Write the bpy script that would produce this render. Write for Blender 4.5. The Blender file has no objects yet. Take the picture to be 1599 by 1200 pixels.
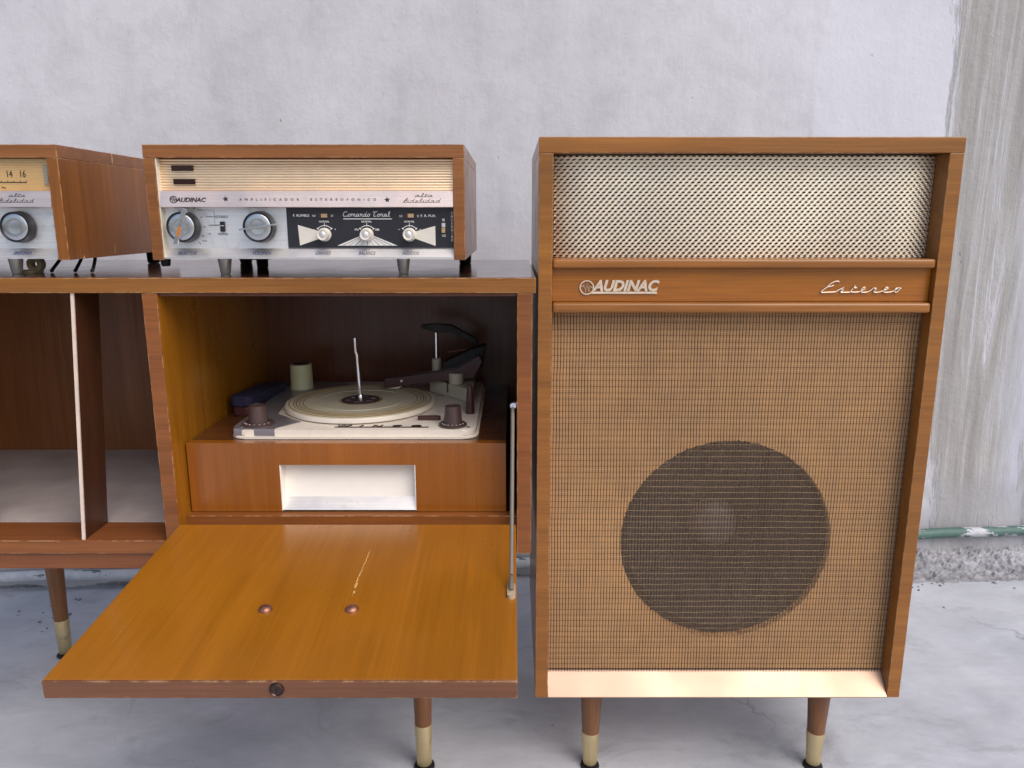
import bpy, bmesh, math, random
from mathutils import Vector, Matrix
R = math.radians
random.seed(7)
sc = bpy.context.scene
C = sc.collection

# ------------------------------------------------------------------ camera, sky, sun, exposure
cam = bpy.data.cameras.new('camera')
cam.sensor_fit = 'HORIZONTAL'; cam.sensor_width = 36.0
cam.lens = 1191 / 1599 * 36.0
cam.clip_start = 0.02; cam.clip_end = 500
camo = bpy.data.objects.new('camera', cam); C.objects.link(camo)
camo.location = (0, 0, 0.85); camo.rotation_euler = (R(90 - 12.23), 0, 0)
sc.camera = camo

SUN_DIR = Vector((0.58, -0.72, 1.05)).normalized()      # towards the sun: behind the camera, a little to the right
elev = math.asin(SUN_DIR.z); azim = math.atan2(SUN_DIR.x, SUN_DIR.y)
w = bpy.data.worlds.new('World'); sc.world = w; w.use_nodes = True
nt = w.node_tree; nt.nodes.clear()
sky = nt.nodes.new('ShaderNodeTexSky'); sky.sky_type = 'NISHITA'; sky.sun_disc = False
sky.sun_elevation = elev; sky.sun_rotation = azim
sky.air_density = 1.0; sky.dust_density = 3.0; sky.ozone_density = 1.0
bgn = nt.nodes.new('ShaderNodeBackground'); bgn.inputs['Strength'].default_value = 0.15
outw = nt.nodes.new('ShaderNodeOutputWorld')
nt.links.new(sky.outputs[0], bgn.inputs[0]); nt.links.new(bgn.outputs[0], outw.inputs[0])
sun = bpy.data.lights.new('sun', 'SUN'); sun.energy = 1.75; sun.angle = R(48); sun.color = (1.0, 0.93, 0.86)
suno = bpy.data.objects.new('sun', sun); C.objects.link(suno)
suno.rotation_euler = (-SUN_DIR).to_track_quat('-Z', 'Y').to_euler(); suno.location = SUN_DIR * 6
sc.view_settings.view_transform = 'Standard'; sc.view_settings.look = 'None'
sc.view_settings.exposure = 0.02; sc.view_settings.gamma = 1.0
sc.view_settings.use_curve_mapping = False

# ------------------------------------------------------------------ node helpers
def S(r, g, b):
    f = lambda c: (c / 255 / 12.92) if c / 255 <= 0.04045 else ((c / 255 + 0.055) / 1.055) ** 2.4
    return (f(r), f(g), f(b), 1)

class N:
    def __init__(s, name):
        s.m = bpy.data.materials.new(name); s.m.use_nodes = True
        s.t = s.m.node_tree; s.p = s.t.nodes['Principled BSDF']
        s.tc = s.n('ShaderNodeTexCoord').outputs['Object']
    def n(s, typ, **kw):
        x = s.t.nodes.new(typ)
        for k, v in kw.items(): setattr(x, k, v)
        return x
    def put(s, v, sock):
        if hasattr(v, 'is_linked'): s.t.links.new(v, sock)
        elif v is not None:
            sock.default_value = v
    def map(s, scale, vec=None, loc=(0, 0, 0), rot=(0, 0, 0)):
        x = s.n('ShaderNodeMapping'); s.put(vec or s.tc, x.inputs['Vector'])
        x.inputs['Scale'].default_value = scale; x.inputs['Location'].default_value = loc
        x.inputs['Rotation'].default_value = rot
        return x.outputs[0]
    def noise(s, vec, scale, detail=4, rough=.55, dist=0):
        x = s.n('ShaderNodeTexNoise'); s.put(vec, x.inputs['Vector']); x.inputs['Scale'].default_value = scale
        x.inputs['Detail'].default_value = detail; x.inputs['Roughness'].default_value = rough
        x.inputs['Distortion'].default_value = dist
        return x.outputs['Fac']
    def voro(s, vec, scale, feature='F1', out='Distance'):
        x = s.n('ShaderNodeTexVoronoi'); x.feature = feature; s.put(vec, x.inputs['Vector']); x.inputs['Scale'].default_value = scale
        return x.outputs[out]
    def ramp(s, fac, stops):
        x = s.n('ShaderNodeValToRGB'); s.put(fac, x.inputs[0]); e = x.color_ramp.elements
        while len(e) < len(stops): e.new(.5)
        for k, (p, c) in zip(e, stops):
            k.position = p; k.color = c if isinstance(c, tuple) else (c, c, c, 1)
        return x.outputs[0]
    def math(s, op, a, b=0., clamp=False):
        x = s.n('ShaderNodeMath', operation=op, use_clamp=clamp); s.put(a, x.inputs[0]); s.put(b, x.inputs[1])
        return x.outputs[0]
    def mix(s, fac, a, b, mode='MIX'):
        x = s.n('ShaderNodeMix', data_type='RGBA', blend_type=mode)
        s.put(fac, x.inputs[0]); s.put(a, x.inputs[6]); s.put(b, x.inputs[7])
        return x.outputs[2]
    def bump(s, h, strength=.3, dist=.001):
        x = s.n('ShaderNodeBump'); s.put(h, x.inputs['Height']); x.inputs['Strength'].default_value = strength
        x.inputs['Distance'].default_value = dist
        s.t.links.new(x.outputs[0], s.p.inputs['Normal'])
    def rnd(s):
        return s.n('ShaderNodeObjectInfo').outputs['Random']
    def offs(s, vec=None, k=13.7):
        c = s.n('ShaderNodeCombineXYZ'); r = s.math('MULTIPLY', s.rnd(), k)
        for i in range(3): s.put(r, c.inputs[i])
        a = s.n('ShaderNodeVectorMath', operation='ADD'); s.put(vec or s.tc, a.inputs[0]); s.put(c.outputs[0], a.inputs[1])
        return a.outputs[0]
    def edge(s, radius=.0022):
        b = s.n('ShaderNodeBevel', samples=3); b.inputs['Radius'].default_value = radius
        g = s.n('ShaderNodeNewGeometry')
        d = s.n('ShaderNodeVectorMath', operation='DOT_PRODUCT')
        s.put(b.outputs[0], d.inputs[0]); s.put(g.outputs['Normal'], d.inputs[1])
        return s.math('SUBTRACT', 1.0, d.outputs['Value'], True)
    def set(s, **kw):
        for k, v in kw.items(): s.put(v, s.p.inputs[k.replace('_', ' ')])
        return s.m

def wood(name, dark, light, axis='x', rough=.32, coat=.25, wear=.5, ring=3.0, k=1.0, haze=.12):
    L = lambda x: 1 + (x - 1) * k
    q = N(name); v = q.offs()
    i = 'xyz'.index(axis)
    a = [26.0] * 3; a[i] = 1.1
    f = [420.0] * 3; f[i] = 9.0
    n1 = q.noise(q.map(a, v), ring / 3, 6, .6, .9)
    n2 = q.noise(q.map(f, v), 1.0, 3, .6)
    n3 = q.noise(v, 3.2, 3, .5)
    b = [95.0] * 3; b[i] = 2.2
    n4 = q.noise(q.map(b, v), 1.0, 4, .65)
    col = q.ramp(n1, [(.20, dark), (.80, light)])
    col = q.mix(1, col, q.ramp(n2, [(.3, L(.80)), (.7, L(1.10))]), 'MULTIPLY')
    col = q.mix(1, col, q.ramp(n4, [(.33, L(.87)), (.66, L(1.07))]), 'MULTIPLY')
    col = q.mix(1, col, q.ramp(n3, [(.3, .86), (.7, 1.1)]), 'MULTIPLY')
    g = [7.0] * 3; g[i] = .8
    n5 = q.noise(q.map(g, v), 1.0, 5, .6, 1.6)
    col = q.mix(1, col, q.ramp(n5, [(.35, L(.88)), (.5, 1.0), (.62, L(.95)), (.7, L(1.06))]), 'MULTIPLY')
    if wear > .45:
        e = q.edge()
        chip = q.math('MULTIPLY', q.ramp(q.noise(v, 55, 5, .7), [(.47, 0.), (.57, 1.)]), q.ramp(e, [(.015, 0.), (.10, 1.)]))
        chip = q.math('MULTIPLY', chip, wear)
        col = q.mix(chip, col, S(205, 165, 120))
        sp = q.ramp(q.voro(v, 48), [(.0, 1.), (.035, 0.)])
        col = q.mix(q.math('MULTIPLY', sp, .45 * wear), col, S(200, 160, 110))
    rg = q.ramp(q.noise(v, 14, 3, .5), [(.3, rough * .85), (.75, min(1, rough * 1.3))])
    q.bump(q.math('ADD', n2, q.math('MULTIPLY', n4, .7)), .10, .0004)
    return q.set(Base_Color=col, Roughness=rg, Coat_Weight=coat, Coat_Roughness=haze, Specular_IOR_Level=.4)

def plain(name, col, rough=.5, metal=0., var=.10, vs=60, bump=.1, coat=0., spec=.5):
    q = N(name); v = q.offs()
    n1 = q.noise(v, vs, 4, .6); n2 = q.noise(v, vs * .12, 3, .5)
    c = q.mix(1, col, q.ramp(n1, [(.3, 1 - var), (.7, 1 + var * .5)]), 'MULTIPLY')
    c = q.mix(1, c, q.ramp(n2, [(.3, 1 - var), (.7, 1 + var * .5)]), 'MULTIPLY')
    rr = q.ramp(n1, [(.3, rough * .85), (.7, min(1, rough * 1.2))])
    q.bump(n1, bump, .0004)
    return q.set(Base_Color=c, Roughness=rr, Metallic=metal, Coat_Weight=coat, Specular_IOR_Level=spec)

def brushed(name, col, rough=.33, axis='x', dirt=.5):
    q = N(name); v = q.offs()
    f = [700.0] * 3; f['xyz'.index(axis)] = 6.0
    n = q.noise(q.map(f, v), 1, 3, .6)
    d = q.noise(v, 34, 5, .65); d2 = q.noise(v, 9, 3, .5)
    c = q.mix(1, col, q.ramp(n, [(.3, .9), (.7, 1.05)]), 'MULTIPLY')
    c = q.mix(q.math('MULTIPLY', q.ramp(d, [(.55, 0.), (.75, 1.)]), dirt), c, S(120, 110, 95))
    c = q.mix(1, c, q.ramp(d2, [(.3, .85), (.7, 1.05)]), 'MULTIPLY')
    q.bump(n, .08, .0003)
    return q.set(Base_Color=c, Metallic=1.0, Roughness=q.ramp(d, [(.3, rough), (.75, rough * 1.5)]))

M = {}
M['frame'] = wood('frame_wood', S(136, 84, 30), S(166, 108, 44), 'x', .34, .2, .7)
M['frame_edge'] = wood('edge_wood', S(124, 70, 30), S(150, 90, 42), 'x', .38, .15, .9)
M['side_z'] = wood('side_wood_vertical', S(150, 92, 16), S(176, 116, 28), 'z', .3, .3, .35)
M['door'] = wood('door_wood', S(154, 94, 18), S(171, 108, 28), 'y', .30, .55, .3, 3.0, .5, .17)
M['drawer'] = wood('drawer_wood', S(138, 78, 20), S(158, 94, 30), 'z', .28, .4, .25, 3.0, .6)
M['dark_top'] = wood('dark_top_wood', S(62, 36, 30), S(86, 52, 42), 'x', .16, .5, .5)
M['top_edge'] = wood('top_edge_wood', S(132, 82, 30), S(160, 106, 46), 'x', .36, .2, 1.0)
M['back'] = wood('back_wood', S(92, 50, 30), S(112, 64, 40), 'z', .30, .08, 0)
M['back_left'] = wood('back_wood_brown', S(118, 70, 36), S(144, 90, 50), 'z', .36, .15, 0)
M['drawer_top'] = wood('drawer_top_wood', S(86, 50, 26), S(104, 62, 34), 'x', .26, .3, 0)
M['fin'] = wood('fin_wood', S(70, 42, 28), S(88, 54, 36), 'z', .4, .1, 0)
M['door_edge'] = wood('door_edge_wood', S(104, 66, 44), S(130, 84, 56), 'x', .4, .15, 1.0)
M['apron'] = wood('apron_wood', S(118, 68, 36), S(138, 82, 46), 'x', .42, .1, .3)
M['name'] = wood('name_wood', S(158, 92, 20), S(182, 112, 32), 'x', .3, .35, .1)
M['mould'] = wood('moulding_wood', S(144, 88, 32), S(168, 108, 44), 'x', .3, .3, .8)
M['leg'] = wood('leg_wood', S(110, 68, 36), S(140, 92, 52), 'z', .36, .2, .5)
M['amp_case'] = wood('case_wood', S(128, 76, 36), S(154, 98, 50), 'x', .34, .25, .8)
M['tuner_side'] = wood('case_wood_side', S(130, 76, 26), S(156, 96, 38), 'z', .34, .25, .9)
M['brass'] = brushed('old_brass', S(226, 206, 162), .45, 'z', .7)
M['alu'] = brushed('aluminium', S(240, 236, 232), .38, 'x', .25)
M['alu_pink'] = brushed('anodised_strip', S(246, 226, 218), .40, 'x', .18)
M['alu_panel'] = brushed('panel_aluminium', S(240, 240, 240), .46, 'x', .3)
M['foot_metal'] = plain('dull_foot_metal', S(240, 236, 232), .3, .35, .05)
M['stay_metal'] = plain('dull_stay_metal', S(128, 120, 110), .6, .4, .12)
M['kick'] = plain('kick_strip_metal', S(198, 170, 150), .5, 1., .06, 7, .0)
M['knob_metal'] = plain('turned_knob_metal', S(206, 206, 208), .24, 1., .06)
M['chrome'] = plain('chrome', S(225, 225, 230), .14, 1., .05)
M['gold_rib'] = plain('gold_ribbed', S(252, 228, 192), .42, 1., .05, 30, .02)
M['mesh'] = brushed('expanded_metal', S(255, 244, 222), .45, 'x', .12)
M['copper'] = plain('copper_button', S(176, 124, 100), .45, .9, .2, 200)
M['lockm'] = plain('dark_lock_metal', S(92, 72, 68), .35, 1., .2, 200)
M['black'] = plain('black_panel', S(34, 34, 42), .42, 0, .08)
M['black_board'] = plain('dark_board', S(48, 36, 30), .9, 0, .1)
M['rubber'] = plain('black_rubber', S(22, 21, 22), .6, 0, .1)
M['ink'] = plain('dark_ink', S(52, 46, 46), .6, 0, .2, 400)
M['ink_blue'] = plain('blue_ink', S(52, 66, 112), .6, 0, .2, 400)
M['white_ink'] = plain('white_ink', S(226, 224, 220), .55, 0, .08, 300)
M['cream'] = plain('cream_paint', S(228, 218, 200), .4, 0, .08)
M['white_enamel'] = plain('white_enamel', S(232, 222, 208), .3, 0, .06, 30)
M['laminate'] = plain('pale_laminate', S(178, 168, 166), .4, 0, .22, 14)
M['edge_white'] = plain('pale_edge', S(226, 206, 190), .5, 0, .1)
M['tray_white'] = plain('tray_white', S(252, 247, 238), .4, 0, .04, 30)
M['knob_brown'] = plain('brown_bakelite', S(78, 60, 58), .38, 0, .08, 100)
M['knob_white'] = plain('pale_knob', S(222, 216, 204), .32, 0, .05)
M['knob_dark'] = plain('knob_skirt', S(58, 58, 60), .3, .6, .1)
M['maroon'] = plain('maroon_plastic', S(74, 42, 44), .35, 0, .1)
M['navy'] = plain('navy_cloth', S(34, 32, 62), .8, 0, .2, 200, .5)
M['mat'] = plain('platter_mat', S(206, 197, 172), .5, 0, .08, 40)
M['mat_line'] = plain('platter_groove', S(150, 130, 92), .6, 0, .1)
M['cover_grey'] = plain('grey_cover', S(158, 152, 156), .34, .6, .08, 20)
M['cup'] = plain('cup_plastic', S(206, 204, 164), .45, 0, .06)
M['arm_beige'] = plain('beige_plastic', S(200, 190, 168), .45, 0, .08)
M['switch_tan'] = plain('tan_switch', S(176, 150, 112), .45, 0, .15, 300)
M['dark_red'] = plain('dark_red_lens', S(42, 14, 16), .12, 0, .1)
M['orange'] = plain('orange_residue', S(196, 120, 42), .7, 0, .2, 500)
M['badge'] = plain('badge_metal', S(240, 220, 196), .4, .85, .1, 300)
M['scar'] = plain('bare_wood_scar', S(226, 186, 116), .7, 0, .2, 300)
M['cone'] = plain('paper_cone', S(24, 22, 24), .9, 0, .15, 60)
M['cap'] = plain('dust_cap', S(84, 76, 74), .5, 0, .1)
M['dial'] = plain('dial_glass', S(206, 168, 110), .2, 0, .08, 20, .02, .6)
M['dial_grey'] = plain('dial_end', S(150, 142, 128), .4, 0, .1)
M['beige_mount'] = plain('dirty_beige', S(186, 168, 138), .7, 0, .25, 150, .4)
M['gold_thread'] = plain('gold_thread', S(232, 200, 150), .4, .2, .35, 120)
M['dark_thread'] = plain('dark_thread', S(70, 44, 27), .8, 0, .2)
M['baffle'] = plain('baffle_board', S(214, 162, 104), .8, 0, .16, 30)

# grille fabric: loose weave, part of the light passes between the fibres
q = N('grille_fabric'); v = q.tc
fib = q.noise(q.map((900, 900, 260), v), 1, 3, .6); big = q.noise(v, 6, 3, .5)
col = q.mix(1, S(190, 164, 136), q.ramp(fib, [(.3, .78), (.7, 1.12)]), 'MULTIPLY')
col = q.mix(1, col, q.ramp(big, [(.3, .86), (.7, 1.08)]), 'MULTIPLY')
q.bump(fib, .4, .0005)
M['fabric'] = q.set(Base_Color=col, Roughness=.7, Alpha=q.ramp(fib, [(.3, .10), (.7, .30)]))

# painted render wall with a bare cement run near the right
q = N('wall_paint'); v = q.tc
sx = q.n('ShaderNodeSeparateXYZ'); q.put(v, sx.inputs[0]); X, Z = sx.outputs[0], sx.outputs[2]
big = q.noise(v, 2.1, 5, .6, .4); brush = q.noise(q.map((60, 60, 12), v), 1, 5, .7)
mid = q.noise(q.map((9, 9, 3), v), 1, 6, .65, .3); fine = q.noise(v, 190, 3, .6)
paint = q.ramp(big, [(.3, S(196, 196, 202)), (.7, S(211, 211, 218))])
paint = q.mix(1, paint, q.ramp(mid, [(.28, .90), (.5, 1.), (.72, 1.03)]), 'MULTIPLY')
paint = q.mix(1, paint, q.ramp(brush, [(.3, .975), (.7, 1.015)]), 'MULTIPLY')
mot = q.noise(v, 11, 7, .72, .2)
paint = q.mix(1, paint, q.ramp(mot, [(.3, .88), (.52, 1.0), (.75, 1.025)]), 'MULTIPLY')
wob = q.math('MULTIPLY', q.math('SUBTRACT', q.noise(q.map((3, 3, 1.2), v), 2, 5, .6), .5), .16)
Xw = q.math('ADD', X, wob)
cm = q.n('ShaderNodeMath', operation='MULTIPLY_ADD', use_clamp=True); q.put(Xw, cm.inputs[0]); cm.inputs[1].default_value = 70; cm.inputs[2].default_value = -70 * .675
paint = q.mix(q.math('MULTIPLY', cm.outputs[0], .55), paint, S(216, 218, 227))
drip = q.noise(q.map((26, 26, 1.3), v), 1, 6, .7, .5)
cement = q.ramp(drip, [(.3, S(146, 143, 140)), (.5, S(168, 166, 164)), (.66, S(198, 198, 202))])
wob2 = q.math('MULTIPLY', q.math('SUBTRACT', q.noise(q.map((5, 5, 1.0), v), 2, 7, .7), .5), .17)
Xb = q.math('ADD', X, wob2)
def step(x, at, k=90):
    c_ = q.n('ShaderNodeMath', operation='MULTIPLY_ADD', use_clamp=True); q.put(x, c_.inputs[0]); c_.inputs[1].default_value = k; c_.inputs[2].default_value = -k * at
    return c_.outputs[0]
zslope = q.math('MULTIPLY_ADD', Z, .055); zslope.node.inputs[2].default_value = 0
Xs = q.math('ADD', Xb, zslope)
band = q.math('MULTIPLY', step(Xs, 1.035, 45), q.math('SUBTRACT', 1., step(Xs, 1.20, 14)))
band2 = step(q.math('ADD', Xs, q.math('MULTIPLY', Z, .05)), 1.30, 50)
bandm = q.math('MAXIMUM', band, band2)
bandm = q.math('MULTIPLY', bandm, q.ramp(drip, [(.56, 1.), (.66, .25)]))
paint = q.mix(q.math('MULTIPLY', step(Xs, 1.185, 40), .8), paint, S(178, 181, 192))
col = q.mix(bandm, paint, cement)
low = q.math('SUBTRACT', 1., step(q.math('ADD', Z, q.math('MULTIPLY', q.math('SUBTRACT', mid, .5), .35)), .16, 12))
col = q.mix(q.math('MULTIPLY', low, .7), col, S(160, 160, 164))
pit = q.voro(q.map((1, 1, .7), v), 17); pitn = q.noise(v, 60, 3, .6)
pitm = q.math('MULTIPLY', q.ramp(q.math('ADD', pit, q.math('MULTIPLY', pitn, .12)), [(.085, 1.), (.12, 0.)]), q.ramp(q.noise(v, 3.3, 2), [(.52, 0.), (.62, 1.)]))
col = q.mix(q.math('MULTIPLY', pitm, .55), col, S(104, 100, 102))
smear = q.ramp(q.noise(q.map((14, 14, 4.5), v, (3.1, 0, 1.7)), 1, 6, .75), [(.66, 0.), (.78, 1.)])
col = q.mix(q.math('MULTIPLY', smear, .4), col, S(140, 138, 140))
spk = q.math('MULTIPLY', q.ramp(q.noise(v, 85, 2, .5), [(.70, 0.), (.76, 1.)]), q.ramp(q.noise(v, 6, 3), [(.45, 0.), (.65, 1.)]))
col = q.mix(q.math('MULTIPLY', spk, .5), col, S(118, 116, 120))
h = q.math('ADD', q.math('MULTIPLY', brush, .45), q.math('MULTIPLY', fine, .25))
h = q.math('ADD', h, q.math('MULTIPLY', q.noise(v, 42, 5, .65), 1.0))
h = q.math('ADD', h, q.math('MULTIPLY', q.math('MULTIPLY', bandm, q.math('ADD', drip, q.noise(v, 28, 6, .7))), 3.0))
h = q.math('SUBTRACT', h, q.math('MULTIPLY', pitm, 1.2))
q.bump(h, .55, .0022)
M['wall'] = q.set(Base_Color=col, Roughness=.85, Specular_IOR_Level=.25)

# smooth trowelled cement floor
q = N('cement_floor'); v = q.tc
big = q.noise(v, 1.5, 5, .6, .6); mid = q.noise(q.map((5, 9, 5), v), 1, 6, .65, .8); fine = q.noise(v, 130, 3, .6)
col = q.ramp(big, [(.28, S(166, 171, 182)), (.72, S(206, 209, 215))])
col = q.mix(1, col, q.ramp(mid, [(.28, .84), (.72, 1.10)]), 'MULTIPLY')
col = q.mix(1, col, q.ramp(q.noise(q.map((30, 70, 30), v), 1, 4, .6), [(.35, .96), (.65, 1.03)]), 'MULTIPLY')
wv = q.n('ShaderNodeVectorMath', operation='ADD'); q.put(v, wv.inputs[0])
cn = q.n('ShaderNodeTexNoise'); q.put(v, cn.inputs['Vector']); cn.inputs['Scale'].default_value = 5; cn.inputs['Detail'].default_value = 6
sv = q.n('ShaderNodeVectorMath', operation='SCALE'); q.put(cn.outputs['Color'], sv.inputs[0]); sv.inputs['Scale'].default_value = .35
q.put(sv.outputs[0], wv.inputs[1])
cr = q.voro(wv.outputs[0], 1.7, 'DISTANCE_TO_EDGE')
crm = q.math('MULTIPLY', q.ramp(cr, [(.0, 1.), (.006, 0.)]), q.ramp(q.noise(v, 2.7, 3), [(.50, 0.), (.60, 1.)]))
grit = q.ramp(q.noise(v, 240, 2, .5), [(.66, 0.), (.74, 1.)])
col = q.mix(q.math('MULTIPLY', grit, .4), col, S(112, 112, 118))
stn = q.ramp(q.noise(q.map((3.1, 5.3, 3), v, (4, 2, 0)), 1, 7, .72, 1.2), [(.54, 0.), (.68, 1.)])
col = q.mix(q.math('MULTIPLY', stn, .55), col, S(136, 138, 146))
col = q.mix(q.math('MULTIPLY', crm, .45), col, S(86, 86, 92))
spm = q.math('MULTIPLY', q.ramp(q.voro(v, 16), [(.03, 1.), (.06, 0.)]), q.ramp(q.noise(v, 4, 2), [(.5, 0.), (.6, 1.)]))
col = q.mix(q.math('MULTIPLY', spm, .5), col, S(110, 108, 112))
h = q.math('SUBTRACT', q.math('ADD', q.math('MULTIPLY', mid, 1.), q.math('MULTIPLY', fine, .15)), q.math('MULTIPLY', crm, .8))
q.bump(q.math('ADD', h, q.math('MULTIPLY', q.noise(v, 38, 6, .7), .5)), .4, .0016)
M['floor'] = q.set(Base_Color=col, Roughness=q.ramp(mid, [(.3, .42), (.7, .62)]), Specular_IOR_Level=.45)

# green pipe with flaking white paint
q = N('pipe_paint'); v = q.tc
fl = q.noise(q.map((9, 22, 22), v), 1, 5, .7, .4)
sxp = q.n('ShaderNodeSeparateXYZ'); q.put(v, sxp.inputs[0])
grad = q.n('ShaderNodeMath', operation='MULTIPLY_ADD', use_clamp=False); q.put(sxp.outputs[0], grad.inputs[0]); grad.inputs[1].default_value = .06; grad.inputs[2].default_value = -.035
mk = q.ramp(q.math('ADD', fl, grad.outputs[0]), [(.485, 0.), (.51, 1.)])
col = q.mix(mk, S(196, 198, 204), S(82, 112, 106))
col = q.mix(1, col, q.ramp(q.noise(v, 50, 5, .65), [(.3, .8), (.7, 1.08)]), 'MULTIPLY')
q.bump(q.math('ADD', q.noise(v, 60, 4, .6), q.math('MULTIPLY', mk, -.8)), .5, .0015)
M['pipe'] = q.set(Base_Color=col, Roughness=.55)
M['rubble'] = plain('broken_render', S(160, 160, 166), .9, 0, .5, 60, .8)

# ------------------------------------------------------------------ mesh helpers
W = {}
def obj(name, bm, mat, parent=None, loc=(0, 0, 0), smooth=False, rot=None):
    me = bpy.data.meshes.new(name)
    if isinstance(bm, bmesh.types.BMesh):
        bmesh.ops.recalc_face_normals(bm, faces=bm.faces)
        bm.to_mesh(me); bm.free()
    else: me = bm
    if mat is not None and not me.materials: me.materials.append(M[mat] if isinstance(mat, str) else mat)
    if smooth:
        for p in me.polygons: p.use_smooth = True
        if smooth != 'all': me.set_sharp_from_angle(angle=R(40))
    return link(name, me, parent, loc, rot)
def link(name, me, parent=None, loc=(0, 0, 0), rot=None):
    o = bpy.data.objects.new(name, me); C.objects.link(o)
    wl = Vector(loc); W[o.name] = wl
    if parent is not None:
        o.parent = parent; o.location = wl - W[parent.name]
    else: o.location = wl
    if rot: o.rotation_euler = rot
    return o
def thing(name, label, cat, loc, group=None):
    o = link(name, None, None, loc); o.empty_display_size = .05
    return tag(o, label, cat, group)
def tag(o, label, cat, group=None):
    o['label'] = label; o['category'] = cat
    if group: o['group'] = group
    return o
def box(x0, x1, y0, y1, z0, z1, bev=.0008, seg=2, bm=None):
    own = bm is None
    b = bmesh.new()
    vs = [b.verts.new((x, y, z)) for x in (x0, x1) for y in (y0, y1) for z in (z0, z1)]
    for f in ((0, 1, 3, 2), (4, 6, 7, 5), (0, 4, 5, 1), (2, 3, 7, 6), (0, 2, 6, 4), (1, 5, 7, 3)):
        b.faces.new([vs[i] for i in f])
    if bev: bmesh.ops.bevel(b, geom=b.edges[:], offset=bev, segments=seg, affect='EDGES', profile=.6)
    if own: return b
    tmp = bpy.data.meshes.new('t'); bmesh.ops.recalc_face_normals(b, faces=b.faces); b.to_mesh(tmp); b.free()
    bm.from_mesh(tmp); bpy.data.meshes.remove(tmp); return bm
def lathe(prof, seg=40, bm=None, o=(0, 0, 0), axis='z'):
    b = bm or bmesh.new(); rings = []
    for r, h in prof:
        ring = []
        if r < 1e-6:
            p = (0, 0, h) if axis == 'z' else (0, h, 0)
            ring = [b.verts.new(Vector(p) + Vector(o))]
        else:
            for k in range(seg):
                a = 2 * math.pi * k / seg; ca, sa = r * math.cos(a), r * math.sin(a)
                p = (ca, sa, h) if axis == 'z' else (ca, h, sa)
                ring.append(b.verts.new(Vector(p) + Vector(o)))
        rings.append(ring)
    for A, B in zip(rings, rings[1:]):
        for k in range(seg):
            k2 = (k + 1) % seg
            if len(A) == 1 and len(B) == 1: continue
            if len(A) == 1: b.faces.new((A[0], B[k], B[k2]))
            elif len(B) == 1: b.faces.new((A[k], A[k2], B[0]))
            else: b.faces.new((A[k], A[k2], B[k2], B[k]))
    return b
def prism(poly, axis, a, c, bev=0.0):
    """poly of 2-D points extruded along axis from a to c"""
    b = bmesh.new()
    def P(u, v_, t): return {'x': (t, u, v_), 'y': (u, t, v_), 'z': (u, v_, t)}[axis]
    A = [b.verts.new(P(u, v_, a)) for u, v_ in poly]; B = [b.verts.new(P(u, v_, c)) for u, v_ in poly]
    n = len(poly); b.faces.new(A); b.faces.new(B[::-1])
    for k in range(n): b.faces.new((A[k], A[(k + 1) % n], B[(k + 1) % n], B[k]))
    if bev: bmesh.ops.bevel(b, geom=b.edges[:], offset=bev, segments=2, affect='EDGES', profile=.6)
    return b
def tube(pts, r, seg=10, bm=None, closed=False, flat=1.0):
    b = bm or bmesh.new(); pts = [Vector(p) for p in pts]; rs = r if isinstance(r, (list, tuple)) else [r] * len(pts)
    rings = []; up = None
    for i, p in enumerate(pts):
        t = (pts[min(i + 1, len(pts) - 1)] - pts[max(i - 1, 0)])
        if t.length < 1e-9: t = Vector((0, 0, 1))
        t.normalize()
        if up is None:
            up = Vector((0, 1, 0)) if abs(t.y) < .9 else Vector((1, 0, 0))
        side = t.cross(up)
        if side.length < 1e-6: side = t.cross(Vector((0, 0, 1)))
        side.normalize(); up = side.cross(t).normalized()
        rings.append([b.verts.new(p + (side * math.cos(2 * math.pi * k / seg) + up * math.sin(2 * math.pi * k / seg) * flat) * rs[i]) for k in range(seg)])
    for A, B in zip(rings, rings[1:]):
        for k in range(seg): b.faces.new((A[k], A[(k + 1) % seg], B[(k + 1) % seg], B[k]))
    b.faces.new(rings[0][::-1]); b.faces.new(rings[-1])
    return b
def smooth_line(pts, n=5):
    P = [Vector(p) for p in pts]; out = []
    for i in range(len(P) - 1):
        a = P[max(i - 1, 0)]; b_ = P[i]; c_ = P[i + 1]; d = P[min(i + 2, len(P) - 1)]
        for k in range(n):
            t = k / n
            out.append(.5 * ((2 * b_) + (c_ - a) * t + (2 * a - 5 * b_ + 4 * c_ - d) * t * t + (3 * b_ - a - 3 * c_ + d) * t ** 3))
    return out + [P[-1]]
def rrect(x0, x1, y0, y1, r, n=6):
    pts = []
    for cx, cy, a0 in ((x1 - r, y1 - r, 0), (x0 + r, y1 - r, 90), (x0 + r, y0 + r, 180), (x1 - r, y0 + r, 270)):
        for k in range(n + 1):
            a = R(a0 + 90 * k / n); pts.append((cx + r * math.cos(a), cy + r * math.sin(a)))
    return pts
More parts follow.
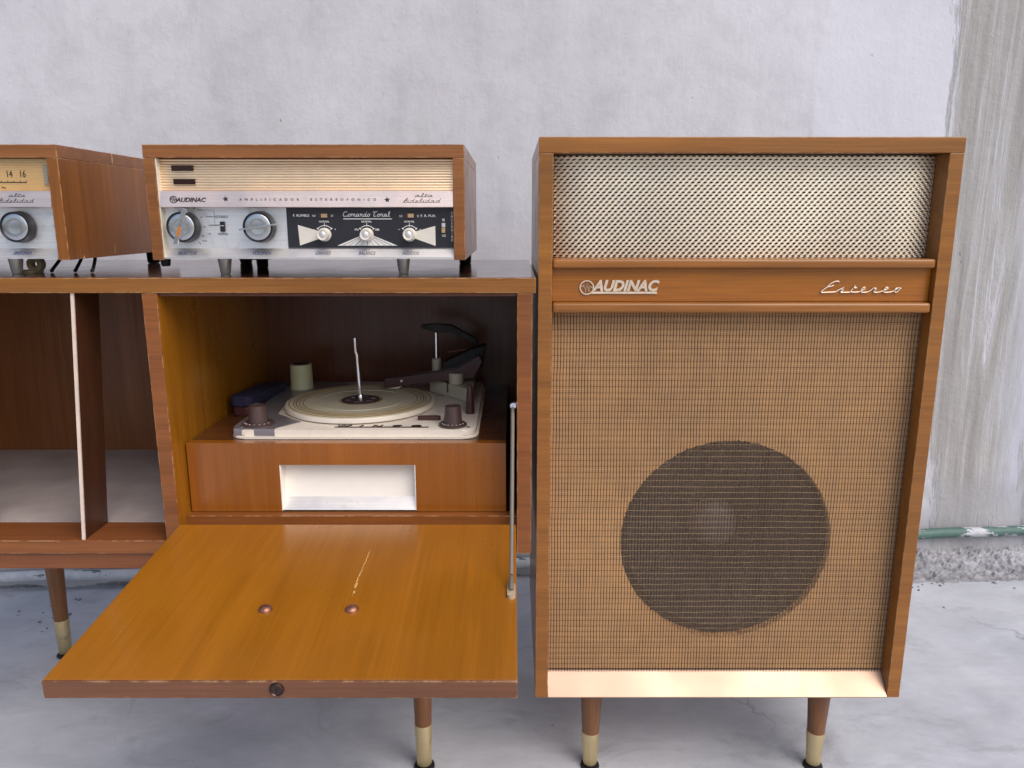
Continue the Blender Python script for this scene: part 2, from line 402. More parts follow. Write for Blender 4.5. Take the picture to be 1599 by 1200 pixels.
def text(s, x0, x1, z0, z1, y, mat, parent, depth=.0003, shear=0., bold=0., name='lettering', spacing=1.0):
    """flat letters standing in the x-z plane and facing -y, fitted to a box"""
    cu = bpy.data.curves.new('txt', 'FONT'); cu.body = s; cu.size = 1; cu.extrude = .02; cu.shear = shear; cu.offset = bold
    cu.space_character = spacing; cu.resolution_u = 3; cu.align_x = 'CENTER'
    if '\n' in s: cu.space_line = .95
    t = bpy.data.objects.new('txt', cu); C.objects.link(t)
    dg = bpy.context.evaluated_depsgraph_get()
    me = bpy.data.meshes.new_from_object(t.evaluated_get(dg)); bpy.data.objects.remove(t); bpy.data.curves.remove(cu)
    xs = [p.co.x for p in me.vertices]; ys = [p.co.y for p in me.vertices]; zs = [p.co.z for p in me.vertices]
    ax, bx_ = min(xs), max(xs); ay, by = min(ys), max(ys); az, bz = min(zs), max(zs)
    for p in me.vertices:
        c_ = p.co
        p.co = (x0 + (c_.x - ax) / (bx_ - ax) * (x1 - x0), y - (c_.z - az) / (bz - az) * depth, z0 + (c_.y - ay) / (by - ay) * (z1 - z0))
    me.name = name; me.materials.clear()
    return obj(name, me, mat, parent)
def strokes(lines, fit, y, r, mat, parent, name='script_lettering', flat=.7):
    """hand-written strokes (2-D polylines) as fine raised rods; fit maps (u, v) to (x, z)"""
    b = bmesh.new()
    for ln in lines:
        pts = smooth_line([(fit(u, v_)[0], y, fit(u, v_)[1]) for u, v_ in ln], 4)
        tube(pts, r, 6, b, flat=flat)
    return obj(name, b, mat, parent, smooth='all')

# cursive letters: x-height 1, ascender about 2, each joins its neighbour along the baseline
GL = {
 'a': (1.25, [[(.0, .05), (.2, .1)], [(.85, .85), (.5, 1), (.18, .6), (.25, .1), (.6, .12), (.9, .95), (.85, .2), (1.25, .02)]]),
 'l': (.85, [[(0, .03), (.35, .5), (.62, 1.6), (.5, 1.95), (.34, 1.5), (.36, .25), (.85, .02)]]),
 't': (.9, [[(0, .03), (.35, .6), (.48, 1.6), (.4, .25), (.9, .02)], [(.1, 1.15), (.9, 1.2)]]),
 'f': (.85, [[(0, .03), (.45, 1.0), (.85, 1.9), (.62, 2.0), (.4, 1.2), (.25, -.3), (.1, -.6)], [(.1, .9), (.85, .95)], [(.4, .05), (.85, .02)]]),
 'i': (.6, [[(0, .03), (.3, .95), (.28, .2), (.6, .02)], [(.36, 1.45), (.42, 1.5)]]),
 'd': (1.2, [[(.8, .85), (.5, 1), (.18, .6), (.25, .1), (.6, .12), (.85, .9), (1.0, 2.0), (.85, .25), (1.2, .02)], [(0, .03), (.2, .1)]]),
 'e': (.95, [[(0, .03), (.5, .4), (.75, .8), (.5, 1.), (.25, .55), (.4, .05), (.95, .03)]]),
 'o': (1.1, [[(0, .03), (.2, .25)], [(.6, 1), (.25, .75), (.2, .2), (.55, .0), (.85, .4), (.8, .9), (.6, 1)], [(.75, .95), (1.1, .85)]]),
 'm': (1.6, [[(0, .8), (.2, 1), (.2, .02)], [(.2, .6), (.55, 1), (.75, .8), (.72, .02)], [(.74, .6), (1.1, 1), (1.28, .8), (1.24, .15), (1.6, .02)]]),
 'n': (1.15, [[(0, .8), (.2, 1), (.2, .02)], [(.2, .6), (.6, 1), (.8, .8), (.76, .15), (1.15, .02)]]),
 'C': (1.6, [[(1.35, 1.6), (1.0, 1.9), (.4, 1.6), (.1, .8), (.4, .08), (1.0, .1), (1.6, .3)]]),
 'T': (1.5, [[(.1, 1.55), (.3, 1.85), (.9, 1.75), (1.6, 1.95)], [(.9, 1.75), (.55, 1.0), (.5, .2), (.85, .02), (1.2, .3)]]),
 ' ': (.7, []),
}
def script(s, x0, x1, zb, xh, y, r, mat, parent, slant=.35, bar=True, gap=.0, barw=None):
    L = []; u = 0
    for ch in s:
        adv, ls = GL[ch]
        for ln in ls: L.append([(p[0] + u, p[1]) for p in ln])
        u += adv + gap
    tot = u; k = (x1 - x0) / tot
    if bar: L.append([(0, -.05), (tot * .5, -.05), (tot, -.05)])
    return strokes(L, lambda a, c_: (x0 + a * k + c_ * xh * slant, zb + c_ * xh), y, r, mat, parent)

def star(cx, cz, r, y, mat, parent):
    pts = []
    for k in range(10):
        a = R(90 + 36 * k + 8); rr = r if k % 2 == 0 else r * .42
        pts.append((cx + rr * math.cos(a), cz + rr * math.sin(a)))
    return obj('star_emblem', prism(pts, 'y', y - .0003, y), mat, parent)
def disc_badge(cx, cz, r, y, mat, parent, depth=.0006, ringw=.16):
    b = bmesh.new()
    lathe([(r * (1 - ringw), 0), (r, 0), (r, -depth), (r * (1 - ringw), -depth), (r * (1 - ringw), 0)], 36, b, (cx, y, cz), 'y')
    z = [(-.72, .12), (-.45, .3), (-.2, -.6), (.02, .62), (.3, -.62), (.48, .25), (.75, -.1)]
    tube([(cx + a * r, y - depth * .5, cz + c_ * r) for a, c_ in z], r * .10, 6, b)
    return obj('emblem', b, mat, parent)

# ------------------------------------------------------------------ setting: floor, wall, rubble, pipe
b = bmesh.new()
bmesh.ops.create_grid(b, x_segments=40, y_segments=40, size=6)
fl_o = obj('floor', b, 'floor', None, (0, -2.0, 0)); fl_o['kind'] = 'structure'

YAW = math.atan((1.79 - 1.66) / 2.26)
def wall_y(x): return 1.742 + math.tan(YAW) * (x - .04)
from mathutils import noise as mn
b = bmesh.new(); nx, nz = 240, 130; grid = []
for i in range(nx + 1):
    row = []
    for k in range(nz + 1):
        x = -3 + 6 * i / nx; z = -.02 + 2.9 * k / nz
        d = mn.noise((x * 1.3, 0, z * 1.1)) * .006 + mn.noise((x * 7, 3, z * 5)) * .0022 + mn.noise((x * 23, 9, z * 15)) * .0008
        if z < .30: d -= max(0, (.30 - z)) * .05 * (1 + mn.noise((x * 9, 5, z * 9)))
        row.append(b.verts.new((x, d, z)))
    grid.append(row)
for i in range(nx):
    for k in range(nz): b.faces.new((grid[i][k], grid[i + 1][k], grid[i + 1][k + 1], grid[i][k + 1]))
wl = obj('wall', b, 'wall', None, (0, wall_y(0), 0), smooth='all', rot=(0, 0, YAW)); wl['kind'] = 'structure'

b = bmesh.new(); nx, ny = 620, 34; grid = []
for i in range(nx + 1):
    row = []
    for k in range(ny + 1):
        x = -1.9 + 3.9 * i / nx; t = k / ny
        wide = .035 + (.085 * min(1, max(0, (x - .45) / .5)))
        high = .010 + (.044 * min(1, max(0, (x - .45) / .5)))
        y = wall_y(x) + .012 - wide * (1 - t) * 1.15
        z = high * (t ** 1.25)
        nn = mn.noise((x * 24, y * 24, 2)) * .4 + mn.noise((x * 70, y * 60, 4)) * .4 + mn.noise((x * 190, y * 170, 7)) * .4
        z += nn * .008 * min(1, high / .05) * (.25 + t) - .002 * (1 - t) + nn * .002
        c_ = mn.cell((x * 60 + nn, y * 70, 0)) * .004 * min(1, high / .05) * (t > .15)
        row.append(b.verts.new((x, y, z - .003 * (k == 0) + c_)))
    grid.append(row)
for i in range(nx):
    for k in range(ny): b.faces.new((grid[i][k], grid[i + 1][k], grid[i + 1][k + 1], grid[i][k + 1]))
rb = obj('rubble_strip', b, 'rubble'); rb['kind'] = 'stuff'
tag(rb, 'crumbling cement render along the foot of the wall', 'rubble')

pts = smooth_line([(-1.9, wall_y(-1.9) - .03, .034), (-.9, wall_y(-.9) - .03, .034), (.04, wall_y(.04) - .03, .038), (.5, wall_y(.5) - .03, .060), (1.02, wall_y(1.02) - .028, .085), (1.9, wall_y(1.9) - .026, .094)], 40)
pts = [p + Vector((0, mn.noise((p.x * 8, 1, 1)) * .002, mn.noise((p.x * 6, 4, 1)) * .0025)) for p in pts]
tag(obj('pipe', tube(pts, .0125, 16), 'pipe', smooth='all'), 'green water pipe flecked with white paint along the wall foot', 'pipe')
b = bmesh.new()
for i in range(90):
    right = random.random() < .75
    x = random.uniform(.62, 1.45) if right else random.uniform(-1.25, -.5)
    y = wall_y(x) - .03 - abs(random.gauss(0, .07)) - .05
    r = random.uniform(.0015, .0048)
    mtx = Matrix.Translation((x, y, r * .4)) @ Matrix.Rotation(random.random() * 6, 4, 'Z') @ Matrix.Diagonal((1.5, 1, .6, 1))
    ret = bmesh.ops.create_icosphere(b, subdivisions=1, radius=r, matrix=mtx)
    for v_ in ret['verts']: v_.co += Vector((random.uniform(-1, 1), random.uniform(-1, 1), random.uniform(-1, 1))) * r * .25
g = obj('gravel_crumbs', b, 'rubble'); g['kind'] = 'stuff'; tag(g, 'scattered crumbs of cement on the floor below the pipe', 'gravel')

# ------------------------------------------------------------------ tapered legs
def leg_mesh(h, r0, r1, fer):
    rf = r1 + (r0 - r1) * fer / h
    wood_m = lathe([(0, h), (r0, h), (rf, fer), (0, fer)], 28)
    fer_m = lathe([(0, fer + .0005), (rf + .0006, fer + .0005), (rf + .0008, fer - .002), (r1 + .0012, .008), (r1, .0065), (0, .0065)], 28)
    gl = lathe([(0, .0068), (r1 * .5, .0068), (r1 * .6, .005), (r1 * 1.55, .0035), (r1 * 1.6, .001), (r1 * 1.5, 0), (0, 0)], 24)
    return wood_m, fer_m, gl
def legs(parent, spots, h, r0, r1, fer):
    first = None
    for x, y in spots:
        if first is None:
            a, f_, g_ = leg_mesh(h, r0, r1, fer)
            L = obj('leg', a, 'leg', parent, (x, y, 0), True); F = obj('ferrule', f_, 'brass', L, (x, y, 0), True); G = obj('floor_glide', g_, 'rubber', L, (x, y, 0), True)
            first = (L.data, F.data, G.data)
        else:
            L = link('leg', first[0], parent, (x, y, 0)); link('ferrule', first[1], L, (x, y, 0)); link('floor_glide', first[2], L, (x, y, 0))

# ------------------------------------------------------------------ loudspeaker
SX0, SX1, SZ0, SZ1, SD = .034, .5705, .1605, .9505, .355
T = .0185
sp = thing('loudspeaker', 'tall wooden loudspeaker cabinet with metal mesh above woven brown cloth', 'loudspeaker', ((SX0 + SX1) / 2, 1.17, 0))
obj('top_panel', box(SX0, SX1, 1.0, 1.0 + SD, SZ1 - .0195, SZ1, .0012), 'frame', sp)
obj('side_panel', box(SX0 + .0002, SX0 + T, 1.0004, 1.0 + SD, SZ0, SZ1 - .0197, .001), 'frame', sp)
obj('side_panel', box(SX1 - T, SX1 - .0002, 1.0004, 1.0 + SD, SZ0, SZ1 - .0197, .001), 'frame', sp)
obj('bottom_panel', box(SX0 + T + .0003, SX1 - T - .0003, 1.032, 1.0 + SD - .02, SZ0 + .002, SZ0 + .018, .0006), 'frame', sp)
obj('back_panel', box(SX0 + T + .0003, SX1 - T - .0003, 1.0 + SD - .018, 1.0 + SD - .006, SZ0 + .02, SZ1 - .021, 0), 'back', sp)
IX0, IX1 = SX0 + T + .0004, SX1 - T - .0004
# expanded metal sheet, bowed a little, every louvre a real opening
px, pz = .0079, .0041
mz0, mz1 = .7995, .9295
cols = int((IX1 - IX0) / px) + 1; rows = int((mz1 - mz0) / pz) + 1
def bow(x):
    t = (x - IX0) / (IX1 - IX0)
    return 1.024 + .010 * max(0, abs(t - .5) * 2 - .80) / .2 * max(0, abs(t - .5) * 2 - .80) / .2 + .002 * math.sin(t * 11)
b = bmesh.new()
for j in range(rows):
    z = mz0 + pz * (j + .5)
    if z + pz / 2 > mz1 + .0025: continue
    for i in range(-1, cols + 1):
        x = IX0 + px * (i + .5 + (.5 if j % 2 else 0))
        xa, xb = x - px / 2, x + px / 2
        if xa < IX0 - .0001: xa = IX0
        if xb > IX1: xb = IX1
        if xb - xa < px * .45: continue
        xm = (xa + xb) / 2; hw = (xb - xa) * .36; hh = pz * .215
        o_ = [(xa, z - pz / 2, 0), (xm, z - pz / 2, 0), (xb, z - pz / 2, 0), (xb, z + pz / 2, 0), (xm, z + pz / 2, 0), (xa, z + pz / 2, 0)]
        q_ = [(xm - hw, z, 0), (xm - hw * .42, z - hh, -.0011), (xm + hw * .42, z - hh, -.0011), (xm + hw, z, 0), (xm + hw * .42, z + hh, .0008), (xm - hw * .42, z + hh, .0008)]
        O = [b.verts.new((a, bow(a) + d, min(c_, mz1))) for a, c_, d in o_]; Q = [b.verts.new((a, bow(a) + d, min(c_, mz1))) for a, c_, d in q_]
        for f in ((O[0], O[1], Q[1], Q[0]), (O[1], Q[2], Q[1]), (O[1], O[2], Q[3], Q[2]), (O[2], O[3], Q[3]), (O[3], O[4], Q[4], Q[3]), (O[4], Q[5], Q[4]), (O[4], O[5], Q[0], Q[5]), (O[5], O[0], Q[0])):
            try: b.faces.new(f)
            except ValueError: pass
me_o = obj('mesh_grille', b, 'mesh', sp); me_o['kind'] = 'stuff'
obj('backing_board', box(IX0, IX1, 1.040, 1.048, .790, .9305, 0), 'black_board', sp)
# name panel between two bullnose mouldings
obj('name_panel', box(IX0, IX1, 1.012, 1.030, .7425, .7865, .0008), 'name', sp)
obj('moulding', box(IX0, IX1 - .002, .9985, 1.036, .7868, .7990, .0045, 4), 'mould', sp, smooth=True)
obj('moulding', box(IX0, IX1 - .002, .9985, 1.036, .7285, .7422, .0050, 4), 'mould', sp, smooth=True)
nb = text('AUDINAC', .1055, .1944, .7560, .7712, 1.0118, 'badge', sp, .0018, .28, .045, 'name_badge')
disc_badge(.0987, .7612, .0096, 1.0118, 'badge', nb, .0018)
obj('underline', box(.1040, .1915, 1.0103, 1.0116, .7528, .7556, .0004), 'badge', nb)
EST = [[(435, 190), (415, 178), (370, 182), (310, 210), (262, 258), (300, 258), (355, 238)],
       [(262, 262), (215, 295), (170, 335), (185, 350), (260, 346), (380, 340), (440, 308), (520, 270), (492, 290), (502, 318), (460, 345), (560, 347), (612, 344)],
       [(690, 245), (632, 310), (622, 338), (680, 345), (760, 335), (838, 288), (822, 270), (790, 290), (774, 328), (808, 348), (880, 340), (932, 310), (975, 270), (966, 288), (1002, 284), (996, 310), (972, 340), (1030, 348), (1110, 325), (1190, 287), (1168, 270), (1136, 295), (1120, 330), (1158, 348), (1240, 340), (1292, 315), (1350, 280)],
       [(650, 281), (715, 275)],
       [(1350, 280), (1310, 288), (1288, 322), (1315, 346), (1350, 322), (1366, 292), (1350, 280), (1392, 292)]]
def estfit(u, v_):
    k = .1087 / 1260
    return (.4075 + (u - 160) * k, .7545 + (350 - v_) * k)
strokes(EST, estfit, 1.0105, .00105, 'badge', sp, 'script_badge')
# woven cloth: upright ribs crossed by gold and dark wefts
cz0, cz1, cy = .1865, .7300, 1.0225
b = bmesh.new(); pitch = .00425; nr = int((IX1 - IX0) / pitch)
segs = 30
off = [0.0] * (segs + 1)
def cx_of(i, t): return IX0 + pitch * (i + .5) + .0013 * mn.noise((t * 6, i * .045, 1)) + .0004 * mn.noise((t * 40, i * .3, 5))
for i in range(nr + 1):
    wv_ = .00150 + random.uniform(-.00012, .00012); prev = None
    for k in range(segs + 1):
        z = cz0 + (cz1 - cz0) * k / segs; x = min(max(cx_of(i, k / segs), IX0 + wv_), IX1 - wv_)
        cur = [b.verts.new((x - wv_, cy + .0003, z)), b.verts.new((x, cy - .0004, z)), b.verts.new((x + wv_, cy + .0003, z))]
        if prev:
            b.faces.new((prev[0], prev[1], cur[1], cur[0])); b.faces.new((prev[1], prev[2], cur[2], cur[1]))
        prev = cur
bd = bmesh.new()
for i in range(nr + 2):
    prev = None; wd_ = random.uniform(.00046, .00058)
    for k in range(segs + 1):
        z = cz0 + (cz1 - cz0) * k / segs; x = min(max(cx_of(i, k / segs) - pitch / 2, IX0 + .0006), IX1 - .0006)
        cur = [bd.verts.new((x - wd_, cy + .0006, z)), bd.verts.new((x + wd_, cy + .0006, z))]
        if prev: bd.faces.new((prev[0], prev[1], cur[1], cur[0]))
        prev = cur
cl = obj('grille_cloth', b, 'fabric', sp, smooth='all'); cl['kind'] = 'stuff'
o_ = obj('dark_warp', bd, 'dark_thread', cl); o_['kind'] = 'stuff'
for nm, mt, hp, hw, ph in (('gold_weft', 'gold_thread', .0088, .00011, .003), ('dark_weft', 'dark_thread', .0088, .00026, .0072)):
    b = bmesh.new(); n_ = int((cz1 - cz0) / hp)
    for j in range(n_ + 1):
        if nm == 'dark_weft' and False: continue
        z0_ = cz0 + ph + hp * j
        if z0_ > cz1 - .001: break
        prev = None; phase = random.random() * 10
        for k in range(nr * 2 + 1):
            x = IX0 + (IX1 - IX0) * k / (nr * 2)
            z = z0_ + .0007 * mn.noise((x * 7, j * .23, 2)) + .0002 * mn.noise((x * 60, j, 8))
            hide = mn.noise((x * 13 + phase, j * 1.7, 3))
            yy = cy - .0006 - (.0002 if k % 2 else -.0001) + (.0012 if hide > (-.02 if nm == 'gold_weft' else .5) else 0)
            cur = [b.verts.new((x, yy, z - hw)), b.verts.new((x, yy, z + hw))]
            if prev: b.faces.new((prev[0], cur[0], cur[1], prev[1]))
            prev = cur
    o_ = obj(nm, b, mt, cl); o_['kind'] = 'stuff'
# baffle with round hole and the driver behind it
HX, HZ, HR = .3075, .3945, .1515
b = bmesh.new(); nseg = 96; outer = []; inner = []
bx0, bx1, bz0, bz1 = IX0, IX1, .1915, .735
angs = sorted([2 * math.pi * k / 800 for k in range(800)] + [math.atan2(zz - HZ, xx - HX) % (2 * math.pi) for xx in (bx0, bx1) for zz in (bz0, bz1)])
nseg = len(angs)
for a in angs:
    ca, sa = math.cos(a), math.sin(a)
    tx = ((bx1 - HX) if ca > 0 else (HX - bx0)) / max(abs(ca), 1e-6); tz = ((bz1 - HZ) if sa > 0 else (HZ - bz0)) / max(abs(sa), 1e-6)
    t = min(tx, tz); outer.append((HX + ca * t, HZ + sa * t)); rr_ = HR + random.uniform(-.0014, .0014); inner.append((HX + ca * rr_, HZ + sa * rr_))
yf, yb = 1.0275, 1.0405
Of = [b.verts.new((x, yf, z)) for x, z in outer]; If = [b.verts.new((x, yf, z)) for x, z in inner]
Ob = [b.verts.new((x, yb, z)) for x, z in outer]; Ib = [b.verts.new((x, yb, z)) for x, z in inner]
for k in range(nseg):
    n_ = (k + 1) % nseg
    b.faces.new((Of[k], Of[n_], If[n_], If[k])); b.faces.new((Ob[k], Ib[k], Ib[n_], Ob[n_])); b.faces.new((If[k], If[n_], Ib[n_], Ib[k])); b.faces.new((Of[k], Ob[k], Ob[n_], Of[n_]))
obj('baffle', b, 'baffle', sp)
dr = obj('driver_cone', lathe([(.153, 0), (.146, .002), (.140, -.004), (.134, .002), (.128, .004), (.045, .062), (0, .062)], 72, o=(HX, 1.044, HZ), axis='y'), 'cone', sp, smooth=True)
obj('dust_cap', lathe([(.038, .062), (.036, .050), (.028, .041), (.015, .036), (0, .034)], 40, o=(HX, 1.044, HZ), axis='y'), 'cap', dr, smooth='all')
# sloping metal kick strip
obj('kick_strip', prism([(1.0245, .1905), (.9990, .1625), (.9990, .1610), (1.0008, .1610), (1.0262, .1890)], 'x', IX0 + .0002, IX1 - .0002), 'kick', sp)
legs(sp, [(.1235, 1.056), (.4775, 1.056), (.1235, 1.30), (.4775, 1.30)], .1622, .0188, .0094, .064)

# ------------------------------------------------------------------ record cabinet
CX0, CX1, CZT = -1.055, .0268, .775
CY1 = 1.4415
cb = thing('record_cabinet', 'long low wooden record cabinet on tapered legs with its flap open', 'cabinet', ((CX0 + CX1) / 2, 1.2, 0))
tp = obj('top_panel', box(CX0 - .004, CX1 + .0045, 1.0022, CY1, .7552, CZT, .001), 'dark_top', cb)
obj('edge_band', box(CX0 - .004, CX1 + .0045, .999, 1.0020, .7550, CZT - .0004, .0007), 'top_edge', tp)
for x0, x1 in ((CX0, CX0 + .02), (-.4845, -.4648), (.0068, CX1)):
    s_ = obj('partition' if x0 == -.4845 else 'side_panel', box(x0, x1, 1.0022, CY1 - .012, .3890 if x0 != -.4845 else .4085, .7550, .0005), 'side_z', cb)
    obj('edge_band', box(x0, x1, .9995, 1.0020, .3890 if x0 != -.4845 else .4085, .7548, .0006), 'frame_edge', s_)
bp = obj('bottom_panel', box(CX0 + .0203, .0066, 1.0022, CY1 - .012, .3887, .4082, .0005), 'apron', cb)
obj('edge_band', box(CX0 + .0203, -.4649, .9997, 1.0020, .3887, .4082, .0006), 'frame_edge', bp)
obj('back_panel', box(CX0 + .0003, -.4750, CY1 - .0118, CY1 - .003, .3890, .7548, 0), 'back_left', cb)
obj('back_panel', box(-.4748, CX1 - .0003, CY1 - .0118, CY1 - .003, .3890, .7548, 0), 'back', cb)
obj('apron', box(CX0 + .03, -.03, 1.0040, 1.022, .3640, .3885, .0008), 'apron', cb)
obj('floor_lining', box(CX0 + .0205, -.4847, 1.0665, CY1 - .0125, .4084, .4092, 0), 'laminate', cb)
for x, lean in ((-.6026, .0258), (-.765, .0), (-.90, .0)):
    def slab(y0, y1, bev):
        return prism([(x - .0022, .4084), (x + .0022, .4084), (x + lean * .55 + .0022, .600), (x + lean + .0022, .7548), (x + lean - .0022, .7548), (x + lean * .55 - .0022, .600)], 'y', y0, y1)
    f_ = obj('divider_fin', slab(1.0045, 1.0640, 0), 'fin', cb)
    obj('edge_strip', slab(1.0020, 1.0043, 0), 'edge_white', f_)
obj('upper_rail', box(-.4646, .0066, 1.0035, 1.020, .7505, .7548, .0005), 'back', cb)
obj('lower_rail', box(-.4646, .0066, 1.0240, 1.0420, .4084, .4355, .0006), 'frame_edge', cb)
legs(cb, [(-.1390, 1.055), (-.8890, 1.055), (-.8890, 1.372), (-.1390, 1.372)], .3900, .0228, .0104, .078)
# turntable drawer with a white cut-out
DY, DZ0, DZ1, DX0, DX1 = 1.0385, .4362, .5390, -.4625, -.0085
sX0, sX1, sZ0, sZ1 = -.3320, -.1380, .4378, .5068
dw = obj('drawer', box(DX0, sX0, DY, DY + .016, DZ0, DZ1, .0006), 'drawer', cb)
bm_ = dw.data; bb = bmesh.new(); bb.from_mesh(bm_)
box(sX1, DX1, DY, DY + .016, DZ0, DZ1, .0006, bm=bb); box(sX0 - .0005, sX1 + .0005, DY + .00005, DY + .016, sZ1, DZ1 - .00005, .0003, bm=bb)
bb.to_mesh(bm_); bb.free()
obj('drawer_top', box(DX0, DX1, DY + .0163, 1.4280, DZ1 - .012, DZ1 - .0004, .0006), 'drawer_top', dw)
for x0, x1 in ((DX0, DX0 + .01), (DX1 - .01, DX1)): obj('drawer_side', box(x0, x1, DY + .0163, 1.42, DZ0, DZ1 - .0125, 0), 'drawer', dw)
rc = obj('recess_back', prism([(DY + .0235, sZ1), (DY + .0150, sZ0 + .014), (DY + .0170, sZ0 + .013), (DY + .0255, sZ1)], 'x', sX0 + .0013, sX1 - .0013), 'tray_white', dw)
obj('recess_side', box(sX0, sX0 + .0012, DY + .0006, DY + .026, sZ0, sZ1, 0), 'tray_white', dw)
obj('recess_side', box(sX1 - .0012, sX1, DY + .0006, DY + .026, sZ0, sZ1, 0), 'tray_white', dw)
obj('recess_lip', prism([(DY + .0155, sZ0 + .016), (DY + .001, sZ0 + .0005), (DY + .003, sZ0), (DY + .0175, sZ0 + .0145)], 'x', sX0 + .0014, sX1 - .0014), 'alu', dw)
# drop-down flap, hinged along the bottom and sagging slightly
TILT = R(4.8); HINGE = (-.2300, 1.0005, .4322)
door = obj('flap_door', box(-.2340, .2355, -.3270, 0, -.0195, 0, .0010), 'door', cb, HINGE)
obj('edge_band', box(-.2340, .2355, -.3300, -.3272, -.0198, .0002, .0010), 'door_edge', door, HINGE)
for x, y in ((-.0506, -.2072), (.0478, -.2072)):
    obj('button', lathe([(.0078, 0), (.0078, .0012), (.0066, .0034), (.0036, .0050), (0, .0055)], 28, o=(x, y, 0)), 'copper', door, HINGE, True)
lk = obj('lock', lathe([(0, -.0012), (.0055, -.0012), (.0062, -.0022), (.0074, -.0014), (.0076, 0), (0, 0)], 32, o=(-.0025, -.3300, -.0090), axis='y'), 'lockm', door, HINGE, True)
obj('keyhole', prism([(-.0033, -.0122), (-.0017, -.0122), (-.0015, -.0075), (-.0025, -.0060), (-.0035, -.0075)], 'y', -.3314, -.3308), 'rubber', door, HINGE)
b = bmesh.new(); y = -.072; x = .0445
while y > -.176:
    t = (-.072 - y) / .104; wd = (.0006 + .0022 * t * t) * random.uniform(.35, 1.2); ln = random.uniform(.0035, .0075)
    if random.random() < .88:
        poly = []
        for k in range(7):
            a = 2 * math.pi * k / 7; poly.append((x + wd * math.cos(a) * random.uniform(.6, 1.2) + random.uniform(-.0003, .0003), y + ln * .62 * math.sin(a) * random.uniform(.8, 1.1)))
        A = [b.verts.new((u, v_, .00025)) for u, v_ in poly]; b.faces.new(A)
    y -= ln; x += random.uniform(-.0006, .0004)
for k in range(34):
    u = random.uniform(-.004, .004); yy = random.uniform(-.178, -.070); l_ = random.uniform(.001, .004); w0 = random.uniform(.0001, .0003)
    xx = .0445 + (yy + .072) * .012 + u * (.3 + .7 * ((-.072 - yy) / .104))
    b.faces.new([b.verts.new(c_) for c_ in ((xx, yy, .0002), (xx + w0, yy - l_ * .5, .0002), (xx + .0002, yy - l_, .0002), (xx - w0, yy - l_ * .4, .0002))])
bs = obj('bare_scratch', b, 'scar', door, HINGE); bs['kind'] = 'stuff'
for o_ in [door]: o_.rotation_euler = (TILT, 0, 0)
# flap stay
a0 = Vector((.0010, 1.012, .6010)); a1 = Vector((-.0008, .8420, .4255))
st = obj('flap_stay', tube([a0, a0.lerp(a1, .5), a1 + Vector((0, .006, .006))], .0026, 10, flat=.8), 'stay_metal', cb, smooth=True)
obj('stay_pivot', lathe([(0, -.004), (.0042, -.004), (.0048, 0), (.0048, .0035), (0, .0035)], 20, o=(.0016, 1.012, .601), axis='y'), 'chrome', st, smooth=True)
obj('stay_screw', tube([(.0005, 1.012, .601), (.0067, 1.0125, .6035)], .0022, 10), 'chrome', st)
obj('stay_bracket', prism(rrect(-.0056, .0040, .8150, .8480, .0044), 'z', .4150, .4212), 'beige_mount', st)
obj('stay_fork', tube([(-.0008, .828, .4215), (-.0008, .836, .4265), (-.0008, .846, .4295)], .0030, 10), 'stay_metal', st, smooth=True)

# ------------------------------------------------------------------ record changer
rp = thing('record_player', 'white record changer with cream platter inside the cabinet', 'record player', (-.229, 1.23, .539))
ZB = .5390
obj('base_rim', prism(rrect(-.4090, -.0490, 1.0590, 1.4000, .022), 'z', ZB, ZB + .0036, .0010), 'white_enamel', rp, smooth=True)
obj('deck_plate', prism(rrect(-.4055, -.0525, 1.0625, 1.3960, .020), 'z', ZB + .0036, .5520, .0022), 'white_enamel', rp, smooth=True)
obj('side_cover', prism([(-.4030, 1.0640), (-.3430, 1.0610), (-.3430, 1.0700), (-.3160, 1.1050), (-.3650, 1.1500), (-.3720, 1.2100), (-.3500, 1.2900), (-.3000, 1.3400), (-.3000, 1.3900), (-.3980, 1.3920), (-.4068, 1.3800), (-.4068, 1.0800)], 'z', .5420, .5533, .0008), 'cover_grey', rp)
PX, PY, PR = -.2455, 1.2060, .1190
pl = obj('platter', lathe([(0, .5532), (PR * .9, .5532), (PR, .5545), (PR, .5600), (PR - .0008, .5612), (PR - .003, .5612), (0, .5606)], 96, o=(PX, PY, 0)), 'white_enamel', rp, smooth=True)
prof = [(PR - .0025, .5612), (PR - .003, .5622), (.030, .5622), (.030, .5612)]
obj('platter_mat', lathe(prof, 96, o=(PX, PY, 0)), 'mat', pl, smooth=True)
for r, wd in ((.1125, .0010), (.1060, .0007), (.1015, .0012), (.0965, .0007), (.0910, .0010), (.0705, .0006), (.0340, .0008)):
    obj('mat_ring', lathe([(r - wd, .5621), (r - wd * .6, .5629), (r + wd * .6, .5629), (r + wd, .5621)], 96, o=(PX, PY, 0)), 'mat_line' if r != .0705 else 'mat', pl, smooth=True)
lb = obj('centre_plate', lathe([(0, .5636), (.030, .5636), (.0315, .5625), (.0315, .5615)], 64, o=(PX, PY, 0)), 'knob_brown', pl, smooth=True)
for a in range(0, 360, 60):
    r = .0205; cx, cy_ = PX + r * math.cos(R(a + 20)), PY + r * math.sin(R(a + 20))
    obj('trim_mark', box(cx - .004, cx + .004, cy_ - .0009, cy_ + .0009, .5637, .5641, 0), 'chrome', lb)
sd = obj('spindle', tube([(PX - .0005, PY, .5630), (PX - .0020, PY, .600), (PX - .0032, PY, .636), (PX - .0052, PY, .642), (PX - .0056, PY, .664)], [.0036, .0033, .0032, .0028, .0030], 16), 'chrome', rp, smooth=True)
obj('spindle_collar', lathe([(.0048, .5636), (.0048, .5710), (.0038, .5722)], 20, o=(PX - .0004, PY, 0)), 'chrome', sd, smooth=True)
